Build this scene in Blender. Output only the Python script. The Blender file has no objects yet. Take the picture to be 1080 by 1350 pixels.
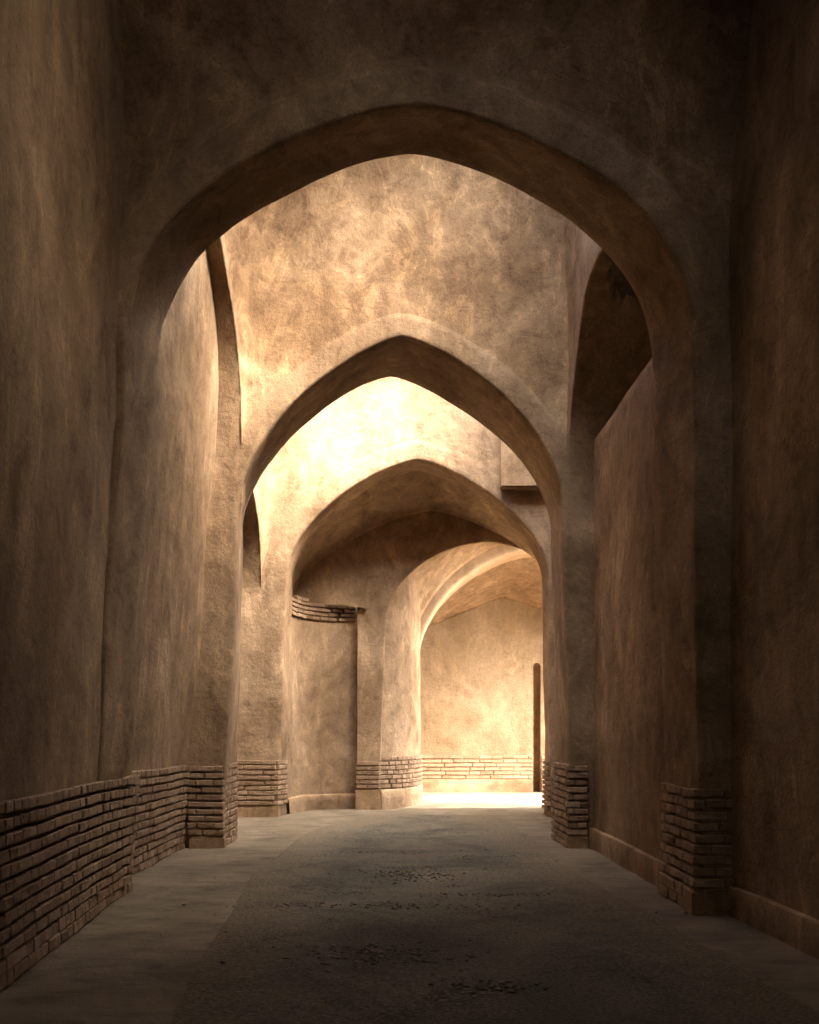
import bpy, bmesh, math, random
from mathutils import Vector, noise, Matrix

S = bpy.context.scene
C = S.collection
random.seed(11)
R = math.radians

# ------------------------------------------------------------------ camera
cam_d = bpy.data.cameras.new('camera')
cam = bpy.data.objects.new('camera', cam_d)
C.objects.link(cam)
cam.location = (0, 0, 1.5)
cam.rotation_euler = (R(90), 0, 0)
cam_d.lens = 36.0
cam_d.sensor_width = 36.0
cam_d.shift_y = 0.2185
cam_d.clip_end = 3000
S.camera = cam

# ------------------------------------------------------------------ sky and sun
SUN_EL = R(44)
to_sun = Vector((0.80, -0.60, 0)).normalized()
sun_dir = Vector((to_sun.x * math.cos(SUN_EL), to_sun.y * math.cos(SUN_EL), math.sin(SUN_EL)))
W = bpy.data.worlds.new('World')
S.world = W
W.use_nodes = True
wn = W.node_tree
sky = wn.nodes.new('ShaderNodeTexSky')
sky.sky_type = 'NISHITA'
sky.sun_disc = False
sky.air_density = 0.8
sky.dust_density = 6.0
sky.ozone_density = 0.5
sky.sun_elevation = SUN_EL
sky.sun_rotation = math.atan2(sun_dir.x, sun_dir.y)
bg = wn.nodes['Background']
bg.inputs['Strength'].default_value = 0.10
wn.links.new(sky.outputs[0], bg.inputs[0])
sd = bpy.data.lights.new('sun', 'SUN')
sd.energy = 1.5
sd.angle = R(105)
sd.color = (1.0, 0.93, 0.81)
sun = bpy.data.objects.new('sun', sd)
C.objects.link(sun)
sun.location = (20, -10, 30)
sun.rotation_euler = sun_dir.to_track_quat('Z', 'Y').to_euler()
# exposure
S.view_settings.view_transform = 'Standard'
S.view_settings.look = 'None'
S.view_settings.gamma = 1.0
S.view_settings.exposure = 4.8
S.view_settings.use_curve_mapping = False
S.cycles.max_bounces = 10
S.cycles.diffuse_bounces = 9
S.cycles.use_denoising = True
S.cycles.sample_clamp_indirect = 6.0


# ------------------------------------------------------------------ materials
def mat(name):
    m = bpy.data.materials.new(name)
    m.use_nodes = True
    n = m.node_tree.nodes
    l = m.node_tree.links
    b = n['Principled BSDF']
    b.inputs['Roughness'].default_value = 0.95
    b.inputs['Specular IOR Level'].default_value = 0.15
    return m, n, l, b


def coords(n, l, scale=(1, 1, 1), obj=False):
    if obj:
        src = n.new('ShaderNodeTexCoord').outputs['Object']
    else:
        src = n.new('ShaderNodeNewGeometry').outputs['Position']
    mp = n.new('ShaderNodeMapping')
    mp.inputs['Scale'].default_value = scale
    l.new(src, mp.inputs['Vector'])
    return mp.outputs[0]


def ntex(n, l, vec, scale, detail=6, rough=0.6, dist=0.0):
    t = n.new('ShaderNodeTexNoise')
    t.inputs['Scale'].default_value = scale
    t.inputs['Detail'].default_value = detail
    t.inputs['Roughness'].default_value = rough
    t.inputs['Distortion'].default_value = dist
    l.new(vec, t.inputs['Vector'])
    return t.outputs['Fac']


def ramp(n, l, fac, stops):
    r = n.new('ShaderNodeValToRGB')
    e = r.color_ramp.elements
    while len(e) < len(stops):
        e.new(0.5)
    for k, (p, c) in enumerate(stops):
        e[k].position = p
        e[k].color = (*c, 1) if len(c) == 3 else c
    l.new(fac, r.inputs[0])
    return r.outputs[0]


def mix(n, l, a, b, fac, mode='MIX'):
    x = n.new('ShaderNodeMix')
    x.data_type = 'RGBA'
    x.blend_type = mode
    if isinstance(fac, float):
        x.inputs[0].default_value = fac
    else:
        l.new(fac, x.inputs[0])
    for k, v in ((6, a), (7, b)):
        if isinstance(v, tuple):
            x.inputs[k].default_value = (*v, 1)
        else:
            l.new(v, x.inputs[k])
    return x.outputs[2]


def math_n(n, l, op, a, b):
    x = n.new('ShaderNodeMath')
    x.operation = op
    for k, v in ((0, a), (1, b)):
        if isinstance(v, (int, float)):
            x.inputs[k].default_value = v
        else:
            l.new(v, x.inputs[k])
    return x.outputs[0]


def bump(n, l, b, h, strength, dist):
    x = n.new('ShaderNodeBump')
    x.inputs['Strength'].default_value = strength
    x.inputs['Distance'].default_value = dist
    l.new(h, x.inputs['Height'])
    l.new(x.outputs[0], b.inputs['Normal'])


def plaster_mat(name, lo, mid, hi, rough_amt=1.0, streak=1.0, blotch=1.0, pits=1.0):
    m, n, l, b = mat(name)
    P = coords(n, l)
    PV = coords(n, l, (2.2, 2.2, 0.55))
    big = ntex(n, l, P, 0.55, 5, 0.6, 0.6)
    col = ramp(n, l, big, [(0.34, lo), (0.5, mid), (0.64, hi)])
    # vertical rain and hand streaks
    st = ntex(n, l, PV, 0.8, 4, 0.6, 0.9)
    stc = ramp(n, l, st, [(0.33, (0.62, 0.58, 0.55)), (0.5, (1, 1, 1)), (0.72, (1.28, 1.25, 1.2))])
    col = mix(n, l, col, stc, 0.75 * streak, 'MULTIPLY')
    # blotches of thin pale skim and of bare mud
    bl = ntex(n, l, P, 2.3, 6, 0.7, 1.1)
    blc = ramp(n, l, bl, [(0.36, (0.66, 0.62, 0.6)), (0.5, (1, 1, 1)), (0.60, (1.05, 1.04, 1.02)), (0.66, (1.38, 1.36, 1.3))])
    col = mix(n, l, col, blc, 0.7 * blotch, 'MULTIPLY')
    # straw and grit
    gr = ntex(n, l, P, 46, 3, 0.75)
    grc = ramp(n, l, gr, [(0.3, (0.55, 0.52, 0.5)), (0.45, (1, 1, 1)), (0.62, (1.06, 1.05, 1.03)), (0.75, (1.3, 1.28, 1.2))])
    col = mix(n, l, col, grc, 0.75 * pits, 'MULTIPLY')
    # hand smears of paler mud, torn in patches
    sm = ntex(n, l, coords(n, l, (1.5, 1.5, 0.8)), 1.3, 6, 0.72, 1.6)
    smc = ramp(n, l, sm, [(0.40, (0.80, 0.78, 0.76)), (0.53, (1, 1, 1)), (0.575, (1.1, 1.09, 1.07)), (0.60, (1.5, 1.48, 1.42)), (0.66, (1.25, 1.23, 1.2))])
    col = mix(n, l, col, smc, 0.6 * blotch, 'MULTIPLY')
    # chopped straw in the mud
    sw = n.new('ShaderNodeTexVoronoi')
    sw.inputs['Scale'].default_value = 9
    l.new(coords(n, l, (1.0, 1.0, 3.2)), sw.inputs['Vector'])
    swc = ramp(n, l, sw.outputs['Distance'], [(0.05, (1.55, 1.5, 1.38)), (0.13, (1, 1, 1)), (0.62, (1, 1, 1)), (0.9, (0.72, 0.7, 0.68))])
    col = mix(n, l, col, swc, 0.45 * pits, 'MULTIPLY')
    # sparse hair cracks
    vo = n.new('ShaderNodeTexVoronoi')
    vo.feature = 'DISTANCE_TO_EDGE'
    vo.inputs['Scale'].default_value = 0.8
    wv = n.new('ShaderNodeVectorMath')
    wv.operation = 'ADD'
    nz_ = n.new('ShaderNodeTexNoise')
    nz_.inputs['Scale'].default_value = 2.2
    nz_.inputs['Detail'].default_value = 4
    l.new(P, nz_.inputs['Vector'])
    sc_ = n.new('ShaderNodeVectorMath')
    sc_.operation = 'SCALE'
    sc_.inputs['Scale'].default_value = 0.9
    l.new(nz_.outputs['Color'], sc_.inputs[0])
    l.new(P, wv.inputs[0])
    l.new(sc_.outputs[0], wv.inputs[1])
    l.new(wv.outputs[0], vo.inputs['Vector'])
    line = ramp(n, l, vo.outputs['Distance'], [(0.0, (1, 1, 1)), (0.010, (0, 0, 0))])
    mask = ramp(n, l, ntex(n, l, P, 0.7, 3, 0.5), [(0.56, (0, 0, 0)), (0.66, (1, 1, 1))])
    crack = math_n(n, l, 'MULTIPLY', line, mask)
    col = mix(n, l, col, (0.09, 0.055, 0.03), math_n(n, l, 'MULTIPLY', crack, 0.4))
    # rubbed, paler edges
    ge = n.new('ShaderNodeNewGeometry')
    wear = ramp(n, l, ge.outputs['Pointiness'], [(0.508, (0, 0, 0)), (0.545, (1, 1, 1))])
    col = mix(n, l, col, mix(n, l, col, (1.45, 1.42, 1.36), 1.0, 'MULTIPLY'), math_n(n, l, 'MULTIPLY', wear, 0.6))
    l.new(col, b.inputs['Base Color'])
    h1 = ntex(n, l, P, 3.2, 4, 0.5, 0.0)
    h2 = ntex(n, l, P, 17, 4, 0.65, 0.0)
    h3 = ntex(n, l, P, 75, 2, 0.7)
    h = math_n(n, l, 'ADD', math_n(n, l, 'MULTIPLY', h1, 0.8), math_n(n, l, 'MULTIPLY', h2, 0.36))
    h = math_n(n, l, 'ADD', h, math_n(n, l, 'MULTIPLY', h3, 0.16))
    h = math_n(n, l, 'ADD', h, math_n(n, l, 'MULTIPLY', st, 0.25))
    bump(n, l, b, h, 0.6 * rough_amt, 0.06)
    return m


PL = plaster_mat('mud_plaster', (0.185, 0.1215, 0.070), (0.267, 0.183, 0.111), (0.36, 0.256, 0.162), 1.0, 0.5)
PLR = plaster_mat('rough_mud_plaster', (0.179, 0.112, 0.060), (0.259, 0.170, 0.0975), (0.36, 0.249, 0.152), 0.95, 0.25, 1.35, 1.2)
PLS = plaster_mat('raked_mud_plaster', (0.23, 0.162, 0.096), (0.29, 0.21, 0.13), (0.35, 0.26, 0.168), 2.2, 0.5, 0.5, 0.8)

PLL = plaster_mat('lit_mud_plaster', (0.34, 0.24, 0.15), (0.42, 0.305, 0.20), (0.48, 0.36, 0.245), 0.7, 0.5, 0.5, 0.7)  # paler copy of the plaster, standing in for light on the far arch


def brick_mat(name, a, c, d):
    m, n, l, b = mat(name)
    P = coords(n, l)
    inf = n.new('ShaderNodeObjectInfo')
    col = ramp(n, l, inf.outputs['Random'], [(0.0, a), (0.5, c), (1.0, d)])
    t = ntex(n, l, P, 14, 7, 0.7)
    tc = ramp(n, l, t, [(0.3, (0.6, 0.58, 0.55)), (0.5, (1, 1, 1)), (0.72, (1.3, 1.28, 1.22))])
    col = mix(n, l, col, tc, 0.8, 'MULTIPLY')
    l.new(col, b.inputs['Base Color'])
    h = math_n(n, l, 'ADD', ntex(n, l, P, 22, 7, 0.7), math_n(n, l, 'MULTIPLY', ntex(n, l, P, 90, 3, 0.6), 0.3))
    bump(n, l, b, h, 0.7, 0.025)
    return m


BR = brick_mat('mud_brick', (0.23, 0.152, 0.094), (0.29, 0.197, 0.124), (0.35, 0.245, 0.16))


def floor_mat():
    m, n, l, b = mat('cement_floor')
    P = coords(n, l)
    a = ntex(n, l, P, 1.1, 9, 0.65, 0.6)
    col = ramp(n, l, a, [(0.3, (0.125, 0.097, 0.064)), (0.5, (0.190, 0.149, 0.099)), (0.7, (0.255, 0.203, 0.139))])
    c = ntex(n, l, coords(n, l, (0.9, 2.0, 1)), 2.0, 9, 0.72, 0.8)
    cc = ramp(n, l, c, [(0.34, (0.55, 0.55, 0.52)), (0.5, (1, 1, 1)), (0.68, (1.25, 1.22, 1.15))])
    col = mix(n, l, col, cc, 0.7, 'MULTIPLY')
    l.new(col, b.inputs['Base Color'])
    b.inputs['Roughness'].default_value = 0.85
    h = math_n(n, l, 'ADD', ntex(n, l, P, 7, 7, 0.72), math_n(n, l, 'MULTIPLY', ntex(n, l, P, 50, 3, 0.6), 0.25))
    bump(n, l, b, h, 0.9, 0.05)
    return m


def asphalt_mat():
    m, n, l, b = mat('worn_asphalt')
    P = coords(n, l)
    a = ntex(n, l, P, 0.75, 9, 0.66, 0.8)
    col = ramp(n, l, a, [(0.30, (0.088, 0.080, 0.060)), (0.46, (0.135, 0.120, 0.089)), (0.56, (0.175, 0.153, 0.112)), (0.7, (0.23, 0.195, 0.142))])
    # worn patches where the pebbles show
    v = n.new('ShaderNodeTexVoronoi')
    v.inputs['Scale'].default_value = 26
    l.new(P, v.inputs['Vector'])
    peb = ramp(n, l, v.outputs['Distance'], [(0.18, (1.5, 1.45, 1.35)), (0.42, (0.9, 0.9, 0.9)), (0.62, (0.45, 0.45, 0.45))])
    w = ntex(n, l, P, 1.35, 5, 0.6, 0.4)
    wf = ramp(n, l, w, [(0.55, (0, 0, 0)), (0.66, (1, 1, 1))])
    col = mix(n, l, col, mix(n, l, col, peb, 0.9, 'MULTIPLY'), wf)
    at = n.new('ShaderNodeAttribute')
    at.attribute_name = 'dust'
    du = math_n(n, l, 'ADD', at.outputs['Fac'], math_n(n, l, 'MULTIPLY', math_n(n, l, 'SUBTRACT', ntex(n, l, P, 2.6, 8, 0.68, 0.6), 0.5), 1.9))
    duf = ramp(n, l, du, [(0.25, (0, 0, 0)), (0.85, (0.9, 0.9, 0.9))])
    col = mix(n, l, col, (0.215, 0.170, 0.113), duf)
    g = ntex(n, l, P, 38, 4, 0.75)
    gc = ramp(n, l, g, [(0.34, (0.4, 0.4, 0.4)), (0.5, (1, 1, 1)), (0.66, (1.7, 1.66, 1.55))])
    col = mix(n, l, col, gc, 0.8, 'MULTIPLY')
    l.new(col, b.inputs['Base Color'])
    b.inputs['Roughness'].default_value = 0.9
    h = math_n(n, l, 'ADD', ntex(n, l, P, 13, 9, 0.75), math_n(n, l, 'MULTIPLY', ntex(n, l, P, 70, 4, 0.6), 0.3))
    h = math_n(n, l, 'SUBTRACT', h, math_n(n, l, 'MULTIPLY', math_n(n, l, 'MULTIPLY', v.outputs['Distance'], wf), 0.7))
    h = math_n(n, l, 'ADD', h, math_n(n, l, 'MULTIPLY', ntex(n, l, P, 3.4, 5, 0.7, 0.5), 0.7))
    bump(n, l, b, h, 0.95, 0.06)
    return m


FL = floor_mat()
ST = plaster_mat('field_stone', (0.10, 0.085, 0.062), (0.16, 0.135, 0.10), (0.24, 0.205, 0.155), 0.5, 0.1, 1.0, 1.0)
DU = plaster_mat('sunlit_dust', (0.30, 0.235, 0.165), (0.37, 0.295, 0.21), (0.43, 0.35, 0.255), 0.8, 0.2, 0.6, 0.8)  # dust colour raised to carry the sunlight on the far floor
AS = asphalt_mat()


# ------------------------------------------------------------------ helpers
def tag(o, label=None, cat=None, group=None, kind=None):
    if label:
        o['label'] = label
    if cat:
        o['category'] = cat
    if group:
        o['group'] = group
    if kind or label:
        o['kind'] = kind or 'thing'
    return o


def empty(name, loc=(0, 0, 0)):
    o = bpy.data.objects.new(name, None)
    C.objects.link(o)
    o.location = loc
    o.empty_display_size = 0.3
    return o


def link_mesh(name, verts, faces, m, parent=None, smooth=True):
    me = bpy.data.meshes.new(name)
    me.from_pydata(verts, [], faces)
    me.materials.append(m)
    if smooth:
        me.polygons.foreach_set('use_smooth', [True] * len(me.polygons))
    me.update()
    o = bpy.data.objects.new(name, me)
    C.objects.link(o)
    if parent:
        o.parent = parent
        o.matrix_parent_inverse = Matrix.Translation(parent.location).inverted()
    return o


def warp(p):
    """one hand-built unevenness shared by every surface, so that meeting faces stay together"""
    return (noise.noise_vector(p * 0.7 + Vector((3.1, 7.7, 1.3))) * 0.034 + noise.noise_vector(p * 2.1 + Vector((9.1, 2.2, 5.3))) * 0.011
            + noise.noise_vector(p * 6.0) * 0.0035)


def lump(p, amp):
    a = noise.noise(p * 0.75 + Vector((3.1, 7.7, 1.3)))
    b = noise.noise(p * 2.3 + Vector((9.1, 2.2, 5.3)))
    c = noise.noise(p * 6.5)
    return amp * (a * 1.3 + b * 0.6 + c * 0.22)


def grid(name, P, m, parent=None, amp=0.03, closed=False):
    """one continuous sheet through rows of points, roughened along its normals"""
    ni, nj = len(P), len(P[0])
    V = [p + warp(p) if amp else p for row in P for p in row]
    F = []
    for i in range(ni if closed else ni - 1):
        i2 = (i + 1) % ni
        for j in range(nj - 1):
            F.append((i * nj + j, i2 * nj + j, i2 * nj + j + 1, i * nj + j + 1))
    return link_mesh(name, V, F, m, parent)


def box(name, lo, hi, m, parent=None, bev=0.02):
    bm = bmesh.new()
    bmesh.ops.create_cube(bm, size=1)
    for v in bm.verts:
        v.co = Vector([(lo[k] + hi[k]) / 2 + v.co[k] * (hi[k] - lo[k]) for k in range(3)])
    if bev:
        bmesh.ops.bevel(bm, geom=bm.edges[:], offset=bev, segments=2, affect='EDGES')
    me = bpy.data.meshes.new(name)
    bm.to_mesh(me)
    bm.free()
    me.materials.append(m)
    o = bpy.data.objects.new(name, me)
    C.objects.link(o)
    if parent:
        o.parent = parent
        o.matrix_parent_inverse = Matrix.Translation(parent.location).inverted()
    return o


def catmull(pts, n):
    """n samples per span through 2D points"""
    out = []
    for i in range(len(pts) - 1):
        p0 = pts[i - 1] if i else (2 * pts[0][0] - pts[1][0], 2 * pts[0][1] - pts[1][1])
        p1, p2 = pts[i], pts[i + 1]
        p3 = pts[i + 2] if i + 2 < len(pts) else (2 * p2[0] - p1[0], 2 * p2[1] - p1[1])
        for k in range(n):
            t = k / n
            out.append(tuple(0.5 * (2 * p1[c] + (p2[c] - p0[c]) * t + (2 * p0[c] - 5 * p1[c] + 4 * p2[c] - p3[c]) * t * t
                                    + (3 * p1[c] - p0[c] - 3 * p2[c] + p3[c]) * t ** 3) for c in (0, 1)))
    out.append(tuple(pts[-1]))
    return out


# four-centred Persian profiles: (distance from the middle, height) as shares of half span and rise
def profile(a, b, n=40):
    out = []
    for k in range(n + 1):
        u = math.sin(math.pi / 2 * (1 - k / n))
        out.append((u, max(0.0, 1 - u ** a) ** b))
    return out


FLAT = profile(1.7, 0.55)
NEAR = profile(1.48, 0.49)
POINT = profile(1.36, 0.58)
ROUND = profile(2.0, 0.5)
GABLE = profile(1.05, 0.9)


def arch_path(sp, prof, foot=-0.1, nj=28, na=4):
    """sp: left foot x, left spring x, apex x, right spring x, right foot x, spring z, apex z -> points in x, z"""
    lf, ls, ax, rs, rf, zs, za = sp
    half = prof
    pts = []
    for k in range(nj):
        t = k / nj
        pts.append((lf + (ls - lf) * t ** 1.0, foot + (zs - foot) * t))
    pts += [(ax + (ls - ax) * u, zs + (za - zs) * v) for u, v in half]
    pts += [(ax + (rs - ax) * u, zs + (za - zs) * v) for u, v in reversed(half[:-1])]
    for k in range(1, nj + 1):
        t = k / nj
        pts.append((rs + (rf - rs) * t, zs + (foot - zs) * t))
    return pts, nj, len(half)


def arch_height(sp, prof, x):
    lf, ls, ax, rs, rf, zs, za = sp
    u = (x - ax) / ((rs - ax) if x > ax else (ls - ax))
    half = prof
    for (u0, v0), (u1, v1) in zip(half, half[1:]):
        if u1 <= u <= u0:
            t = (u0 - u) / max(u0 - u1, 1e-6)
            return zs + (za - zs) * (v0 + (v1 - v0) * t)
    return zs


def arch_body(name, front, back, yf, yb, out, prof, m, parent, rib=(0.3, 0.035), rnd=0.035, frame=None, amp=0.03, soff=8, foot=-0.1):
    """a thick wall pierced by an arch; front face, soffit and back face in one sheet.
    frame maps (x, y, z) of the arch's own axes to the world"""
    A, nj, nh = arch_path(front, prof, foot)
    B, _, _ = arch_path(back, prof, foot)
    xl, xr, zt = out[:3]
    low = out[3:]        # an optional narrower foot on the left: its x and its top
    n = len(A)
    fr = frame or (lambda x, y, z: Vector((x, y, z)))
    rows = []
    zs, za, ax = front[5], front[6], front[2]
    for i in range(n):
        x, z = A[i]
        xb, zb = B[i]
        if i < nj:
            o = (low[0] if low else xl, z)
        elif i >= n - nj:
            o = (xr, z)
        else:
            k = i - nj
            left = k < nh
            s = k / (nh - 1) if left else (2 * (nh - 1) - k) / (nh - 1)
            xe = xl if left else xr
            Ls, Lt = zt - zs, abs(ax - xe)
            d = s * (Ls + Lt)
            o = (xe, zs + d) if d < Ls else (xe + (ax - xe) * (d - Ls) / Lt, zt)
            if low and left:
                a_, b_, c_ = low[1] - zs, abs(low[0] - xl), zt - low[1]
                d = s * (a_ + b_ + c_ + Lt)
                if d < a_:
                    o = (low[0], zs + d)
                elif d < a_ + b_:
                    o = (low[0] - (d - a_), low[1])
                elif d < a_ + b_ + c_:
                    o = (xl, low[1] + d - a_ - b_)
                else:
                    o = (xl + d - a_ - b_ - c_, zt)
        dx, dz = o[0] - x, o[1] - z
        L = math.hypot(dx, dz)
        dx, dz = dx / L, dz / L
        f = max(0.0, min(1.0, (z - zs + 0.7) / 0.9))
        rh = rib[1] * f
        row = []
        rw = min(rib[0], L * 0.4)
        for d in (L, L * 0.8, L * 0.62, rw + (L * 0.62 - rw) * 0.6, rw + (L * 0.62 - rw) * 0.3, rw + min(0.07, L * 0.04), rw + min(0.03, L * 0.02)):
            row.append(fr(x + dx * d, yf, z + dz * d))
        for d in (rw - min(0.01, L * 0.02), rw * 0.75, rw * 0.5, rw * 0.25 + rnd * 0.5, min(rnd, rw * 0.3)):
            row.append(fr(x + dx * d, yf - rh, z + dz * d))
        row.append(fr(x + dx * rnd * 0.3, yf - rh + rnd * 0.3, z + dz * rnd * 0.3))
        y0, y1 = yf - rh + rnd, yb - rnd
        for k in range(soff + 1):
            t = k / soff
            row.append(fr(x + (xb - x) * t, y0 + (y1 - y0) * t, z + (zb - z) * t))
        row.append(fr(xb + dx * rnd * 0.3, yb - rnd * 0.3, zb + dz * rnd * 0.3))
        for d in (rnd, 0.25, L * 0.5, L):
            row.append(fr(xb + dx * d, yb, zb + dz * d))
        rows.append(row)
    return grid(name, rows, m, parent, amp)


def resample(path, step):
    out = []
    for (a, b) in zip(path, path[1:]):
        d = math.dist(a, b)
        k = max(1, round(d / step))
        out += [(a[0] + (b[0] - a[0]) * t / k, a[1] + (b[1] - a[1]) * t / k) for t in range(k)]
    out.append(path[-1])
    return out


def normals2(path, side):
    ns = []
    for i in range(len(path)):
        a, b = path[max(i - 1, 0)], path[min(i + 1, len(path) - 1)]
        t = Vector((b[0] - a[0], b[1] - a[1])).normalized()
        ns.append((t.y * side, -t.x * side))     # side=+1: right of travel
    return ns


def wall_body(name, path, side, z0, z1, thick, m, parent, batter=0.0, amp=0.03, step=0.15, cap=0.05, bulge=0.0):
    """a battered wall standing on a plan line; its face looks to the right (side=+1) or left (-1) of travel"""
    pts = resample(path, step)
    ns = normals2(pts, side)
    nz = max(2, round((z1 - z0) / 0.15))
    rows = []
    for (x, y), (nx, ny) in zip(pts, ns):
        row = []
        for k in range(nz + 1):
            z = z0 + (z1 - cap - z0) * k / nz
            o = batter * (z - 1.0) + bulge * math.sin(math.pi * max(0, min(1, z / z1)))
            row.append(Vector((x + nx * o, y + ny * o, z)))
        o = batter * (z1 - 1.0)
        row.append(Vector((x + nx * (o - cap * 0.3), y + ny * (o - cap * 0.3), z1 - cap * 0.3)))
        row.append(Vector((x + nx * (o - cap), y + ny * (o - cap), z1)))
        row.append(Vector((x - nx * thick * 0.5, y - ny * thick * 0.5, z1)))
        row.append(Vector((x - nx * thick, y - ny * thick, z1)))
        row.append(Vector((x - nx * thick, y - ny * thick, z0)))
        rows.append(row)
    return grid(name, rows, m, parent, amp)


# bricks: a few worn shapes, shared by every course
def brick_meshes():
    out = []
    rnd = random.Random(5)
    for k in range(8):
        bm = bmesh.new()
        bmesh.ops.create_cube(bm, size=1)
        bmesh.ops.scale(bm, vec=(1, 1, 0.5), verts=bm.verts)
        bmesh.ops.bevel(bm, geom=bm.edges[:], offset=0.055, segments=1, affect='EDGES')
        for v in bm.verts:
            v.co += Vector((rnd.uniform(-.014, .014), rnd.uniform(-.03, .03), rnd.uniform(-.018, .018)))
        me = bpy.data.meshes.new('brick')
        bm.to_mesh(me)
        bm.free()
        me.materials.append(BR)
        out.append(me)
    return out


BM = brick_meshes()
N_BRICKS = 0


def lay(parent, path, side, z0, rows, pitch=0.094, h=0.069, L=0.15, out=0.048, depth=0.14, batter=0.0, joint=0.006, jit=1.0, rnd=None, skip=None, filled=0):
    """courses of single bricks standing proud of a face that follows path"""
    global N_BRICKS
    rnd = rnd or random
    pts = resample(path, 0.02)
    cum = [0.0]
    for a, b in zip(pts, pts[1:]):
        cum.append(cum[-1] + math.dist(a, b))
    ns = normals2(pts, side)
    T = cum[-1]

    def at(s):
        s = max(0.0, min(T, s))
        k = min(int(s / T * (len(pts) - 1)), len(pts) - 1)
        return pts[k], ns[k]
    for r in range(rows):
        s = 0.0 if r % 2 == 0 else -L * rnd.uniform(0.35, 0.6)
        z = z0 + pitch * (r + 0.5)
        while s < T - 0.02:
            l0 = L * rnd.uniform(0.82, 1.2)
            a, b = max(s, 0.0), min(s + l0, T)
            if T - b < 0.05:
                b = T
            s = b
            if b - a < 0.045:
                continue
            if skip and skip(r, (a + b) / 2):
                continue
            (px, py), (nx, ny) = at((a + b) / 2)
            o = out - depth / 2 + batter * (z - 1.0) + rnd.uniform(-.006, .006) * jit
            hh = (h if r >= filled else pitch * 0.9) * rnd.uniform(0.93, 1.08)
            me = BM[rnd.randrange(len(BM))]
            ob = bpy.data.objects.new('brick', me)
            wob = 0.003 * math.sin(3.1 * (a + b) / 2 + r) + rnd.uniform(-.003, .003) * jit
            q = Vector((px + nx * o, py + ny * o, z + wob))
            w = warp(q)
            ob.location = q + Vector((w.x, w.y, w.z * 0.12))
            ob.rotation_euler = (rnd.uniform(-.02, .02) * jit, rnd.uniform(-.012, .012) * jit, math.atan2(-nx, ny) + rnd.uniform(-.015, .015) * jit)
            ob.scale = (b - a - joint, depth, hh / 0.5)
            C.objects.link(ob)
            if parent:
                ob.parent = parent
                ob.matrix_parent_inverse = Matrix.Translation(parent.location).inverted()
            N_BRICKS += 1


def lay_joined(name, parent, path, side, z0, rows, **kw):
    """the same courses joined into one part, for stretches outside the picture"""
    before = set(C.objects)
    lay(None, path, side, z0, rows, **kw)
    new = [o for o in C.objects if o not in before]
    bm = bmesh.new()
    for o in new:
        tmp = o.data.copy()
        M = Matrix.LocRotScale(o.location, o.rotation_euler, o.scale)
        tmp.transform(M)
        bm.from_mesh(tmp)
        bpy.data.meshes.remove(tmp)
        bpy.data.objects.remove(o)
    me = bpy.data.meshes.new(name)
    bm.to_mesh(me)
    bm.free()
    me.materials.append(BR)
    o = bpy.data.objects.new(name, me)
    C.objects.link(o)
    o.parent = parent
    o.matrix_parent_inverse = Matrix.Translation(parent.location).inverted()
    o['kind'] = 'stuff'
    return o


def loft(name, rows_a, rows_b, ya, yb, m, parent, n=14, bulge=0.0, amp=0.03, thick=0.0):
    """a vault between two curves given as x, z lists"""
    P = []
    for k in range(n + 1):
        t = k / n
        row = []
        for (xa, za), (xb, zb) in zip(rows_a, rows_b):
            row.append(Vector((xa + (xb - xa) * t, ya + (yb - ya) * t, za + (zb - za) * t + bulge * math.sin(math.pi * t))))
        P.append(row)
    o = grid(name, P, m, parent, amp)
    if thick:
        s = o.modifiers.new('thickness', 'SOLIDIFY')
        s.thickness = thick
        s.offset = 0
    return o


def sail_vault(name, x0f, x0b, x1f, x1b, y0, y1, zfront, zback, zleft, zright, ring, m, parent, n=26, nt=26, amp=0.035):
    """a dome on four arches: its rim follows the arches, its top closes or leaves a round opening.
    ring = (cx, cy, rx, ry, z)"""
    loop = []
    for k in range(n):          # near side, left to right
        t = k / n
        x = x0f + (x1f - x0f) * t
        loop.append(Vector((x, y0, zfront(x))))
    for k in range(n):          # right side
        t = k / n
        loop.append(Vector((x1b + (x1f - x1b) * (1 - t) ** 3, y0 + (y1 - y0) * t, zright(y0 + (y1 - y0) * t))))
    for k in range(n):
        t = k / n
        x = x1b + (x0b - x1b) * t
        loop.append(Vector((x, y1, zback(x))))
    for k in range(n):
        t = k / n
        loop.append(Vector((x0b + (x0f - x0b) * t ** 3, y1 + (y0 - y1) * t, zleft(y1 + (y0 - y1) * t))))
    cx, cy, rx, ry, rz = ring
    P = []
    for i, p in enumerate(loop):
        a = R(-135) + 2 * math.pi * i / len(loop)
        q = Vector((cx + rx * math.cos(a), cy + ry * math.sin(a), rz))
        row = []
        for k in range(nt + 1):
            t = k / nt
            e = math.pi / 2 * t
            row.append(Vector((p.x + (q.x - p.x) * (1 - math.cos(e)), p.y + (q.y - p.y) * (1 - math.cos(e)), p.z + (q.z - p.z) * math.sin(e))))
        # the outer skin, so that the shell has thickness
        oc = Vector((p.x - cx, p.y - cy, 0)).normalized() * 0.22
        back = [v + oc + Vector((0, 0, 0.16)) for v in row[::-3]]
        if rx > 0.1:
            row.append(Vector((q.x, q.y, rz + 0.08)))
        P.append(row + back)
    return grid(name, P, m, parent, amp, closed=True)


def side_frame(xa, xb, ya, yb, sgn):
    """axes of an arch in a side wall: its x runs along the alley, its depth away from the alley"""
    return lambda x, y, z: Vector((xb + (xa - xb) * max(0.0, min(1.0, (yb - x) / (yb - ya))) ** 3 + sgn * y, x, z))


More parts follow.
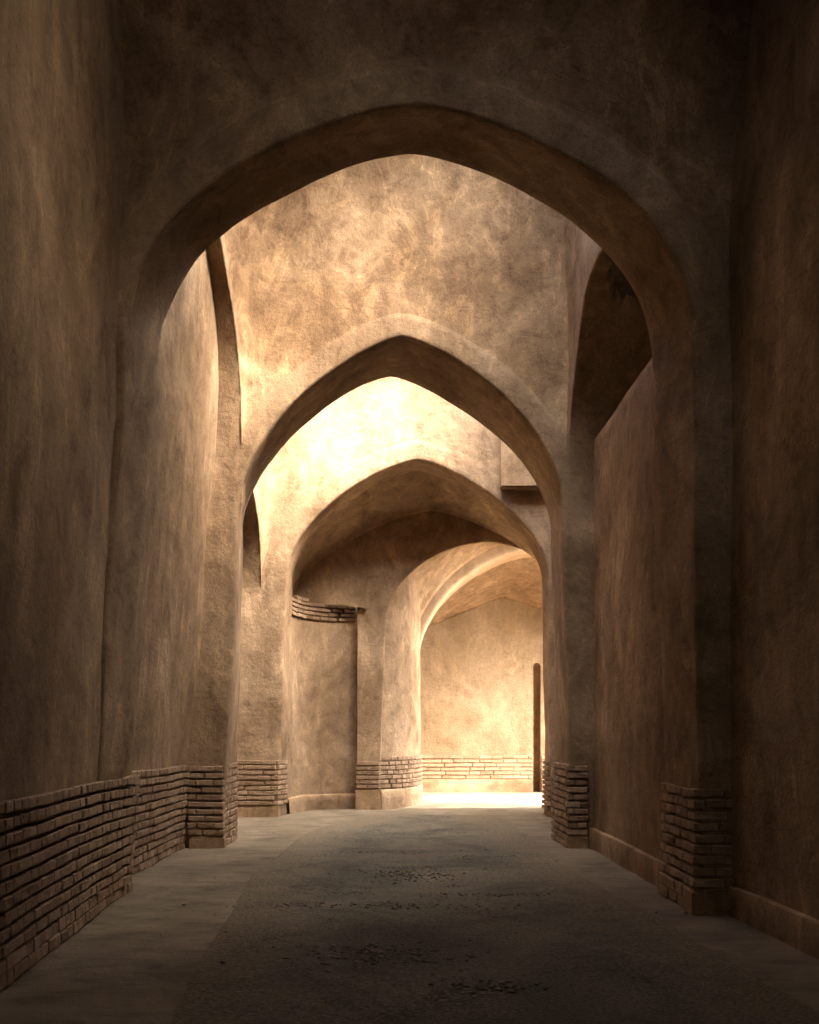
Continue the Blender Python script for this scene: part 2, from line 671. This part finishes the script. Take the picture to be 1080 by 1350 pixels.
# ------------------------------------------------------------------ ground
g = []
for x in (-1500, -60, -20, 20, 60, 1500):
    g.append([Vector((x, y, -0.06)) for y in (-1500, -60, -20, 20, 60, 1500)])
ground = grid('ground', g, FL, None, 0)
tag(ground, kind='structure')


def fz(x, y):
    return 0.018 * noise.noise(Vector((x * 0.6, y * 0.6, 2.0))) + 0.006 * noise.noise(Vector((x * 2.2, y * 2.2, 5.0)))


P = []
for i in range(90):
    x = -4.6 + i * 0.13
    P.append([Vector((x, -6.5 + j * 0.14, fz(x, -6.5 + j * 0.14))) for j in range(260)])
alley = grid('alley_pavement', P, FL, None, 0)
tag(alley, kind='structure')

# the darker asphalt strip down the middle, a worn sheet with a ragged edge
P = []
for j in range(200):
    y = -6 + j * 0.13
    wob = 0.05 * noise.noise(Vector((0, y * 0.5, 3))) + 0.04 * noise.noise(Vector((0, y * 5.1, 8)))
    wob2 = 0.10 * noise.noise(Vector((4, y * 0.9, 3))) + 0.05 * noise.noise(Vector((7, y * 4.1, 8)))
    if y < 11:
        a = -1.10 - 0.078 * (y - 2)
    else:
        a = -1.80 + 0.02 * (y - 11)
    b = 2.72 - 0.07 * y if y < 12 else 1.88
    if y > 15:
        a += (y - 15) ** 2 * 0.05
        b -= (y - 15) ** 2 * 0.012
    a += wob
    b += wob2
    row = []
    for i in range(31):
        x = a + (b - a) * i / 30
        e = min(i, 30 - i)
        row.append(Vector((x, y, fz(x, y) + (0.006 if e > 0 else -0.03))))
    P.append(row)
    if y > 19.3:
        break
asph = grid('asphalt_path', P, AS, None, 0)
da = asph.data.attributes.new('dust', 'FLOAT', 'POINT')
dv = []
for row in P:
    for i, p in enumerate(row):
        e = min(p.x - row[0].x, row[-1].x - p.x)
        dv.append(max(0.0, 1 - e / 1.0) ** 0.8 * 1.0 + max(0.0, min(1.0, (p.y - 13) / 7)) * 0.55)
da.data.foreach_set('value', dv)
tag(asph, kind='structure')


# cobbles that show where the asphalt has worn away, and loose grit
rs = random.Random(31)
bm = bmesh.new()
spots = [(-0.25, 6.95, 0.50, 0.38, 150), (0.0, 11.0, 0.55, 0.6, 150), (-0.3, 9.0, 1.3, 0.16, 80), (0.5, 6.1, 0.35, 0.14, 40),
         (0.9, 9.6, 0.5, 0.12, 36), (-0.2, 13.2, 0.9, 0.25, 60), (0.0, 9.0, 2.2, 3.6, 240), (0.9, 12.6, 0.5, 0.1, 26)]
for cx, cy, rx, ry, n in spots:
    for k in range(n):
        x, y = rs.gauss(cx, rx * 0.5), rs.gauss(cy, ry * 0.5)
        r = rs.uniform(0.008, 0.022) * (0.55 if n == 240 else 1.0)
        M = Matrix.LocRotScale(Vector((x, y, fz(x, y) + 0.010 + r * 0.05)), Matrix.Rotation(rs.uniform(0, 6.3), 3, 'Z').to_quaternion(),
                               Vector((r * rs.uniform(0.9, 1.7), r, r * rs.uniform(0.3, 0.55))))
        bmesh.ops.create_icosphere(bm, subdivisions=1, radius=1, matrix=M)
for f in bm.faces:
    f.smooth = True
me = bpy.data.meshes.new('exposed_cobbles')
bm.to_mesh(me)
bm.free()
me.materials.append(ST)
st_o = bpy.data.objects.new('exposed_cobbles', me)
C.objects.link(st_o)
tag(st_o, 'worn little cobbles and grit showing through the alley paving', 'cobbles', kind='stuff')

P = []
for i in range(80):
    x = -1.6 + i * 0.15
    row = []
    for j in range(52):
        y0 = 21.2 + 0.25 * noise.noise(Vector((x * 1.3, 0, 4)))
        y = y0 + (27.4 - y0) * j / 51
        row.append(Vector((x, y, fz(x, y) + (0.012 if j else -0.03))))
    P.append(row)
tag(grid('sunlit_dusty_ground', P, DU, None, 0), kind='structure')

# ------------------------------------------------------------------ first stretch: where the camera stands
def xl_wall(y):
    return -2.40 - 0.080 * (y - 6)


def xr_wall(y):
    return 2.80 - 0.075 * (y - 7)


lw = empty('plaster_wall', (-2.5, 6, 0))
tag(lw, 'tall brown plaster wall on a long brick base beside the nearest stretch of alley', 'wall')
wall_body('plaster_face', [(xl_wall(-6), -6), (xl_wall(8.7), 8.7)], 1, -0.1, 9.0, 1.4, PL, lw, batter=0.042)
lay(lw, [(xl_wall(5.35), 5.35), (xl_wall(8.62), 8.62)], 1, 0.0, 12, L=0.155, batter=0.042, filled=2, rnd=random.Random(1))
lay_joined('brickwork', lw, [(xl_wall(1.0), 1.0), (xl_wall(5.34), 5.34)], 1, 0.0, 12, L=0.155, batter=0.042, filled=2, rnd=random.Random(2))

rw = empty('plaster_wall', (2.8, 6, 0))
tag(rw, 'dark shaded plaster wall with a low plinth nearest on the right', 'wall')
wall_body('plaster_face', [(xr_wall(8.7), 8.7), (xr_wall(-6), -6)], 1, -0.1, 9.0, 1.4, PL, rw, batter=0.0)
wall_body('plinth', [(xr_wall(8.5) - 0.055, 8.5), (xr_wall(-5) - 0.055, -5)], 1, -0.1, 0.25, 0.3, PL, rw, amp=0.02, cap=0.012)

# behind the camera: an unseen roofed end, added to keep light out of the near stretch
bw = empty('plaster_wall', (0, -6, 0))
tag(bw, kind='structure')
wall_body('plaster_face', [(-3.5, -5.5), (6.0, -5.5)], -1, -0.1, 9.0, 1.0, PL, bw)
# ------------------------------------------------------------------ arches across the alley
A1F = (-2.66, -2.36, 0.06, 2.36, 2.43, 4.88, 6.73)
A1B = (-2.70, -2.27, 0.05, 2.20, 2.45, 4.88, 6.76)
a1 = empty('alley_arch', (0, 9, 0))
tag(a1, 'wide dark arch nearest the viewer, framing the whole view', 'arch', 'arches across the alley')
arch_body('arch_body', A1F, A1B, 8.55, 9.3, (-4.4, 4.4, 9.6), NEAR, PL, a1, rib=(0.30, 0.06))
# thicker foot of the left and right piers
lay(a1, [(-2.60, 8.63), (-2.66, 9.9)], 1, 0.0, 12, L=0.155, batter=0.062, filled=2, rnd=random.Random(3))
wall_body('pier_face', [(-2.68, 9.2), (-2.72, 9.95)], 1, -0.1, 4.9, 0.9, PL, a1, batter=0.095)
lay(a1, [(2.45, 9.75), (2.43, 8.60)], 1, 0.22, 9, L=0.19, rnd=random.Random(4), out=0.06)
lay(a1, [(2.37, 8.60), (2.72, 8.60)], 1, 0.22, 9, L=0.25, rnd=random.Random(5), out=0.06)
lay(a1, [(2.45, 9.75), (2.43, 8.60)], 1, 0.0, 2, pitch=0.105, h=0.1, L=0.3, rnd=random.Random(6), out=0.07)
box('pier_foot', (2.35, 8.50, -0.1), (2.74, 8.75, 0.22), PL, a1, 0.03)
wall_body('pier_face', [(2.46, 9.8), (2.45, 9.2)], 1, -0.1, 4.9, 0.9, PL, a1, batter=0.045)

A2F = (-2.50, -2.25, -0.10, 2.03, 2.14, 4.60, 6.79)
A2B = (-2.55, -2.44, -0.28, 2.08, 2.12, 4.50, 6.755)
a2 = empty('alley_arch', (-0.2, 14, 0))
tag(a2, 'second arch from the viewer, pointed, with a pale band round it', 'arch', 'arches across the alley')
arch_body('arch_body', A2F, A2B, 13.6, 15.0, (-5.6, 4.4, 9.6), POINT, PL, a2, rib=(0.30, 0.02))
lay(a2, [(-2.92, 13.6), (-2.44, 13.6)], 1, 0.17, 10, L=0.21, rnd=random.Random(7), out=0.05)
lay(a2, [(-2.50, 13.60), (-2.55, 14.95)], 1, 0.0, 12, L=0.17, rnd=random.Random(8), filled=1, batter=0.03)
box('pier_foot', (-2.93, 13.56, -0.1), (-2.46, 13.75, 0.17), PL, a2, 0.02)
lay(a2, [(2.12, 14.95), (2.13, 13.60)], 1, 0.0, 12, L=0.17, rnd=random.Random(9))
lay(a2, [(2.09, 13.6), (2.36, 13.6)], 1, 0.17, 10, L=0.22, rnd=random.Random(10), out=0.05)
box('pier_foot', (2.08, 13.545, -0.1), (2.38, 13.75, 0.17), PL, a2, 0.02)

A3F = (-2.45, -2.27, 0.12, 2.56, 2.60, 4.45, 6.61)
A3B = (-2.32, -2.25, 0.14, 2.56, 2.60, 4.45, 6.60)
a3 = empty('alley_arch', (0.1, 19.2, 0))
tag(a3, 'third arch from the viewer, below the brightest vault', 'arch', 'arches across the alley')
arch_body('arch_body', A3F, A3B, 18.9, 19.7, (-5.8, 4.6, 9.6), POINT, PL, a3, rib=(0.34, 0.02))
lay(a3, [(-3.2, 18.9), (-2.46, 18.9)], 1, 0.21, 9, L=0.25, rnd=random.Random(12), out=0.05)
lay(a3, [(-2.45, 18.9), (-2.34, 19.5)], 1, 0.21, 9, L=0.2, rnd=random.Random(13), out=0.04)
box('pier_foot', (-3.3, 18.86, -0.1), (-2.42, 19.0, 0.21), PL, a3, 0.02)
lay(a3, [(2.60, 19.65), (2.60, 18.90)], 1, 0.1, 10, L=0.2, rnd=random.Random(14), out=0.05)

# ------------------------------------------------------------------ first bay vault, above the camera's foreground
def rib_top(sp, prof, w):
    ls, rs = sp[1], sp[3]

    def f(x):
        xx = max(ls + 0.02, min(rs - 0.02, x))
        k = (xx - sp[2]) / ((rs if xx > sp[2] else ls) - sp[2])
        return arch_height(sp, prof, xx) + w * (1 + 0.5 * k ** 4)
    return f


def wall_arch(ya, yb, z0, z1, p=0.62):
    c, h = (ya + yb) / 2, (yb - ya) / 2

    def f(y):
        u = min(1.0, abs(y - c) / h)
        return z0 + (z1 - z0) * max(0.0, (1 - u ** 2.0)) ** p
    return f


r1 = rib_top(A1F, NEAR, 0.30)
v0 = empty('vault', (0, 5.5, 6))
tag(v0, 'rough dark dome vault overhead in front of the nearest arch', 'vault', 'vaults between the arches')
sail_vault('dome_shell', xl_wall(2.6) + 0.15, -2.48, xr_wall(2.6) + 0.05, 2.80, 2.6, 8.56, lambda x: 5.6 + 1.1 * (1 - ((x - 0.3) / 3.0) ** 2), r1,
           wall_arch(2.6, 8.6, 5.9, 8.0, 0.6), wall_arch(2.6, 8.6, 5.6, 8.0, 0.6), (1.4, 4.2, 0.45, 0.45, 9.0), PLR, v0, amp=0.06)  # the crown opening is unseen, added to light the left side
unseen_roof = box('unseen_roof', (-4.5, -6.6, 8.9), (5.0, 2.7, 9.4), PL, None, 0)  # unseen slab, added to block light from above
tag(unseen_roof, kind='structure')
vh = empty('header_wall', (0, 2.4, 5.5))
tag(vh, kind='structure')
box('plaster_face', (-4.4, 2.3, 5.9), (5.0, 2.62, 9.2), PL, vh, 0)

# ------------------------------------------------------------------ second bay, between the first and the second arch
Y0, Y1 = 9.3, 13.6
c2 = (Y0 + Y1) / 2
hb = (Y1 - Y0) / 2
LF2 = (Y0 + .10, Y0 + .10, c2, Y1 + .02, Y1 + .02, 4.85, 7.55)
RF2 = (Y0 + .10, Y0 + .10, c2, Y1 + .02, Y1 + .02, 4.5, 6.95)
la = empty('wall_arch', (-2.9, c2, 0))
tag(la, 'narrow blind arch on the left between the first and second arches', 'arch')
arch_body('arch_body', LF2, LF2, 0, 1.6, (Y0 - 0.01, Y1 + 0.3, 9.6), ROUND, PL, la, rib=(0.06, 0.0), rnd=0.02, frame=side_frame(-2.75, -2.22, Y0, Y1, -1), soff=10, foot=4.6)
ra = empty('wall_arch', (2.6, c2, 0))
tag(ra, 'deep shadowed blind arch above the ledge on the right', 'arch')
arch_body('arch_body', RF2, RF2, 0, 1.9, (Y0 - 0.01, Y1 + 0.3, 9.6), ROUND, PL, ra, rib=(0.06, 0.0), rnd=0.02, frame=side_frame(2.62, 2.10, Y0, Y1, 1), soff=44, foot=4.3)
# a ragged hole fallen out of its soffit
rao = [c for c in C.objects if c.parent == ra][0]
bm = bmesh.new()
bm.from_mesh(rao.data)
box('sky_block', (2.50, 9.4, 7.7), (4.1, 13.5, 9.5), PL, ra, 0)  # box added to keep the sky from showing through the hole
dead = []
for f in bm.faces:
    c = f.calc_center_median()
    k = 0.6 * noise.noise(c * 5.0)
    if ((c.x - 2.62) / 0.24) ** 2 + ((c.y - 11.85) / 0.5) ** 2 < 1 + k and 5 < c.z < 7:
        dead.append(f)
bmesh.ops.delete(bm, geom=dead, context='FACES')
for e in bm.edges:
    if e.is_boundary:
        for v in e.verts:
            if abs(v.co.y - 11.85) < 0.8 and 5 < v.co.z < 7 and abs(v.co.x - 2.62) < 0.4:
                v.co += Vector((random.uniform(-.03, .03), random.uniform(-.05, .05), random.uniform(0, .05)))
bm.to_mesh(rao.data)
bm.free()

lw2 = empty('plaster_wall', (-2.95, c2, 0))
tag(lw2, 'leaning plaster wall on a brick base between the first two arches', 'wall')
wall_body('plaster_face', [(-2.96, 9.3), (-2.94, 13.8)], 1, -0.1, 8.5, 0.9, PL, lw2, batter=0.083)
lay(lw2, [(-2.96, 9.95), (-2.95, 13.58)], 1, 0.0, 12, L=0.165, batter=0.083, filled=2, rnd=random.Random(15))

rw2 = empty('plaster_wall', (2.5, c2, 0))
tag(rw2, 'streaked plaster wall with ledge on the right between the first two arches', 'wall')
wall_body('plaster_face', [(2.44, 13.8), (2.55, 9.3)], 1, -0.1, 5.45, 1.3, PL, rw2, cap=0.04)
wall_body('plinth', [(2.385, 13.56), (2.49, 9.76)], 1, -0.1, 0.27, 0.3, PL, rw2, amp=0.02, cap=0.012)
rw2b = empty('plaster_wall', (3.8, c2, 0))
tag(rw2b, kind='structure')
wall_body('plaster_face', [(3.75, 14.0), (3.75, 9.2)], 1, 4.0, 9.6, 0.5, PLR, rw2b)

r2 = rib_top(A2F, POINT, 0.30)
r1b = rib_top(A1B, NEAR, 0.12)
zl2 = lambda y: arch_height(LF2, ROUND, y)
zr2 = lambda y: arch_height(RF2, ROUND, y)
v2 = empty('vault', (0, c2, 5))
tag(v2, 'smoke stained dome vault glowing above the second arch', 'vault', 'vaults between the arches')
sail_vault('dome_shell', -2.76, -2.23, 2.63, 2.11, Y0 + 0.03, Y1 + 0.0, r1b, r2, zl2, zr2, (0.75, 11.35, 1.3, 1.1, 9.2), PLR, v2, amp=0.05)

# ------------------------------------------------------------------ third bay, open to the light
Y2, Y3 = 15.0, 18.9
c3 = (Y2 + Y3) / 2
hb = (Y3 - Y2) / 2
LF3 = (Y2 + .10, Y2 + .10, c3, Y3 + .02, Y3 + .02, 3.9, 6.0)
RF3 = (Y2 + .10, Y2 + .10, c3, Y3 + .02, Y3 + .02, 4.3, 6.3)
la3 = empty('wall_arch', (-3, c3, 0))
tag(la3, 'low blind arch with dark recess beyond the second arch', 'arch')
arch_body('arch_body', LF3, LF3, 0, 3.0, (Y2 - 0.01, Y3 + 0.3, 9.6), ROUND, PL, la3, rib=(0.06, 0.0), rnd=0.02, frame=side_frame(-2.72, -2.72, Y2, Y3, -1), foot=3.6)
ra3 = empty('wall_arch', (2.6, c3, 0))
tag(ra3, 'blind arch on the right of the brightest bay', 'arch')
arch_body('arch_body', RF3, RF3, 0, 1.5, (Y2 - 0.01, Y3 + 0.3, 9.6), ROUND, PL, ra3, rib=(0.06, 0.0), rnd=0.02, frame=side_frame(2.62, 2.62, Y2, Y3, 1), foot=4.1)
lw3 = empty('plaster_wall', (-3.5, c3, 0))
tag(lw3, kind='structure')
wall_body('plaster_face', [(-5.2, 14.8), (-5.2, 19.0)], 1, -0.1, 9.6, 0.5, PL, lw3)
rw3 = empty('plaster_wall', (2.8, c3, 0))
tag(rw3, 'plaster wall on the right of the brightest bay', 'wall')
wall_body('plaster_face', [(2.8, 19.0), (2.8, 14.8)], 1, -0.1, 9.6, 0.5, PL, rw3)
r3 = rib_top(A3F, POINT, 0.34)
r2b = rib_top(A2B, POINT, 0.12)
zl3 = lambda y: arch_height(LF3, ROUND, y)
zr3 = lambda y: arch_height(RF3, ROUND, y)
v3 = empty('vault', (0, c3, 5))
tag(v3, 'brightest sunlit vault of cream plaster above the third arch', 'vault', 'vaults between the arches')
sail_vault('dome_shell', -2.73, -2.73, 2.63, 2.63, Y2 + 0.03, Y3 + 0.0, r2b, r3, zl3, zr3, (0.15, 17.0, 2.6, 1.72, 8.2), PL, v3, amp=0.04)
cb = empty('corbel_block', (2, 17.2, 5.8))
tag(cb, 'square brown plaster block jutting from the vault on the right', 'block')
box('block_body', (1.67, 18.62, 6.02), (3.0, 19.2, 8.4), PL, cb, 0.03)

# ------------------------------------------------------------------ fourth bay: a low barrel bending to the right
path4 = catmull([(-2.32, 19.55), (-2.26, 20.05), (-2.02, 20.6), (-1.6, 20.98), (-1.0, 21.22)], 5)
w4 = empty('curved_wall', (-1.9, 20.4, 0))
tag(w4, 'curved plaster wall topped with brick courses beyond the third arch', 'wall')
wall_body('plaster_face', path4, 1, -0.1, 3.86, 1.2, PL, w4, amp=0.02)
wall_body('plinth', [(x + .04, y - .04) for x, y in path4], 1, -0.1, 0.32, 0.2, PL, w4, amp=0.012)
wall_body('coping_core', [(x - .05, y + .06) for x, y in path4], 1, 3.6, 4.17, 1.0, PL, w4)
lay(w4, path4[:-1], 1, 3.84, 4, pitch=0.088, h=0.07, L=0.2, out=0.05, depth=0.22, rnd=random.Random(16))
lay(w4, path4[6:11], 1, 4.19, 1, pitch=0.08, h=0.07, L=0.24, out=0.02, depth=0.22, rnd=random.Random(17))
w4b = empty('plaster_wall', (-3, 20.4, 4))
tag(w4b, 'plaster wall set back above the brick coping', 'wall')
wall_body('plaster_face', [(-2.45, 19.5), (-2.42, 20.9)], 1, 3.7, 6.0, 0.8, PL, w4b, amp=0.02)

A4F = (-0.60, -0.50, 1.55, 3.70, 3.75, 3.85, 5.44)
A4B = (-0.62, -0.56, 1.58, 3.90, 3.95, 3.90, 5.62)
a4 = empty('alley_arch', (1.5, 21, 0))
tag(a4, 'low broad arch set to the right beyond the third arch', 'arch', 'arches across the alley')
arch_body('arch_body', A4F, A4B, 20.8, 21.3, (-4.6, 4.4, 6.4, -1.07, 4.22), FLAT, PL, a4, rib=(0.3, 0.0), amp=0.02)
box('pier_core', (-1.0, 20.95, -0.1), (-0.8, 21.4, 4.1), PL, a4, 0)
lay(a4, [(-1.07, 20.8), (-0.60, 20.8)], 1, 0.42, 6, L=0.24, out=0.04, rnd=random.Random(18))
box('pier_foot', (-1.1, 20.765, -0.1), (-0.585, 20.95, 0.42), PL, a4, 0.02)

b4a, nj, nh = arch_path((-2.5, -2.45, 0.14, 2.75, 2.8, 4.2, 6.75), POINT)
b4b, _, _ = arch_path((-2.5, -2.42, 0.45, 3.2, 3.2, 4.2, 6.10), ROUND) if False else arch_path((-2.5, -2.42, 0.45, 3.2, 3.2, 4.2, 6.10), POINT)
v4 = empty('vault', (0.2, 20.3, 5))
tag(v4, 'shadowed barrel vault between the third and fourth arches', 'vault', 'vaults between the arches')
loft('barrel_shell', b4a[nj - 2:-nj + 2], b4b[nj - 2:-nj + 2], 19.6, 20.85, PL, v4, thick=0.1)
w4r = empty('plaster_wall', (3.6, 20.2, 0))
tag(w4r, kind='structure')
wall_body('plaster_face', [(4.2, 21.0), (2.7, 19.5)], 1, -0.1, 6.4, 0.8, PL, w4r)

# curved sunlit pier on the left of the turn
path5 = catmull([(-0.62, 20.86), (-0.42, 21.06), (-0.17, 21.36), (0.04, 21.85), (0.18, 22.5), (0.24, 23.2), (0.22, 24.2)], 5)
p5 = empty('curved_pier', (-0.2, 22, 0))
tag(p5, 'rounded plaster pier with brick base, lit at the turn of the alley', 'pier')
wall_body('plaster_face', path5, 1, -0.1, 5.6, 1.5, PL, p5, amp=0.02, batter=-0.0)
lay(p5, path5, 1, 0.42, 7, L=0.16, out=0.05, rnd=random.Random(19))
wall_body('plinth', [(x + .05, y - .03) for x, y in path5], 1, -0.1, 0.42, 0.2, PL, p5, amp=0.01)

# fifth arch and the vault in front of it
A5F = (0.22, 0.22, 2.95, 5.70, 5.70, 3.30, 5.78)
A5B = (0.22, 0.22, 2.95, 5.70, 5.70, 3.30, 5.70)
a5 = empty('alley_arch', (2.9, 23.6, 0))
tag(a5, 'farthest arch, a thin bright crescent rising from the rounded pier', 'arch', 'arches across the alley')
arch_body('arch_body', A5F, A5B, 23.25, 24.15, (-3, 6.0, 6.5), FLAT, PLL, a5, rib=(0.3, 0.0), amp=0.015)
b5a, nj, nh = arch_path((-0.7, -0.7, 1.60, 4.0, 4.0, 3.75, 5.78), FLAT)
b5b, _, _ = arch_path((0.0, 0.0, 2.95, 6.0, 6.0, 3.32, 6.08), FLAT)
v5 = empty('vault', (2, 22.3, 5))
tag(v5, 'brown vault between the fourth arch and the bright crescent', 'vault', 'vaults between the arches')
k5 = max(k for k in range(len(b5a)) if b5b[k][0] < 3.8)
loft('barrel_shell', b5a[nj - 2:k5], b5b[nj - 2:k5], 21.3, 23.3, PL, v5, thick=0.1, bulge=0.12)

# last bay and its end wall
b6a, nj, nh = arch_path((0.0, 0.0, 2.95, 6.0, 6.0, 3.30, 6.05), FLAT)
b6b, _, _ = arch_path((0.0, 0.0, 2.40, 5.6, 5.6, 4.10, 5.18), GABLE)
v6 = empty('vault', (2.6, 25.5, 5))
tag(v6, 'low vault meeting the far end wall', 'vault', 'vaults between the arches')
k6 = max(k for k in range(len(b6b)) if b6b[k][0] < 5.2)
loft('barrel_shell', b6a[nj - 2:k6], b6b[nj - 2:k6], 24.1, 27.05, PL, v6, thick=0.1)
w6l = empty('plaster_wall', (0, 25.5, 0))
tag(w6l, kind='structure')
wall_body('plaster_face', [(0.15, 24.0), (0.05, 27.2)], 1, -0.1, 6.0, 0.8, PL, w6l)

w6_block = empty('plaster_wall', (5.9, 26, 0))  # unseen wall, added to hold side light off the end wall
tag(w6_block, kind='structure')
wall_body('plaster_face', [(5.7, 27.2), (5.7, 25.0)], 1, -0.1, 6.0, 0.8, PL, w6_block)

# end wall with a tall narrow slot
ew = empty('end_wall', (2.5, 27, 0))
tag(ew, 'far end wall of raked plaster with brick base and narrow slot', 'wall')
SX0, SX1, SZ = 3.26, 3.46, 3.42
xs = [-0.4 + 0.122 * k for k in range(31)]
xs = [x for x in xs if x < SX0 - 0.03] + [SX0, SX1] + [SX1 + 0.13 * k for k in range(1, 60)]
zs_ = [-0.1 + 0.11 * k for k in range(80)]
zs_ = [z for z in zs_ if z < SZ - 0.03] + [SZ] + [z for z in zs_ if z > SZ + 0.03]
V, F, idx = [], [], {}
for i, x in enumerate(xs):
    for j, z in enumerate(zs_):
        p = Vector((x, 27.0, z))
        if x not in (SX0, SX1):
            p.y += lump(p, 0.03) + 0.02 * noise.noise(p * 4)
        idx[i, j] = len(V)
        V.append(p)
i0 = xs.index(SX0)
j0 = zs_.index(SZ)
for i in range(len(xs) - 1):
    for j in range(len(zs_) - 1):
        if i == i0 and j < j0:
            continue
        F.append((idx[i, j], idx[i + 1, j], idx[i + 1, j + 1], idx[i, j + 1]))
link_mesh('plaster_face', V, F, PLS, ew)
box('slot_cheek', (SX0 - 0.3, 27.01, -0.1), (SX0, 27.5, SZ), PL, ew, 0)
box('slot_cheek', (SX1, 27.01, -0.1), (SX1 + 0.3, 27.5, SZ), PL, ew, 0)
box('slot_back', (SX0 - 0.3, 27.48, -0.1), (SX1 + 0.3, 27.6, SZ + 0.1), PL, ew, 0)
# rounded head of the slot
hv, hf = [], []
rr = (SX1 - SX0) / 2
for k in range(13):
    a = math.pi * k / 12
    x, z = (SX0 + SX1) / 2 - rr * math.cos(a), SZ - rr + rr * math.sin(a)
    for y in (26.998, 27.45):
        hv.append(Vector((x, y, z)))
        hv.append(Vector((x, y, SZ + 0.01)))
for k in range(12):
    a = k * 4
    hf += [(a, a + 4, a + 5, a + 1), (a, a + 2, a + 6, a + 4)]
link_mesh('slot_head', hv, hf, PL, ew, smooth=False)
lay(ew, [(SX0 - 0.02, 27.0), (0.1, 27.0)][::-1], 1, 0.36, 6, pitch=0.105, h=0.078, L=0.34, out=0.055, rnd=random.Random(20))
lay(ew, [(SX1 + 0.02, 27.0), (4.6, 27.0)], 1, 0.36, 6, pitch=0.105, h=0.078, L=0.34, out=0.055, rnd=random.Random(21))
wall_body('plinth', [(-0.2, 26.94), (SX0 - 0.02, 26.94)], 1, -0.1, 0.36, 0.05, PL, ew, amp=0.01)
wall_body('plinth', [(SX1 + 0.02, 26.94), (7, 26.94)], 1, -0.1, 0.36, 0.05, PL, ew, amp=0.01)

print('bricks', N_BRICKS)
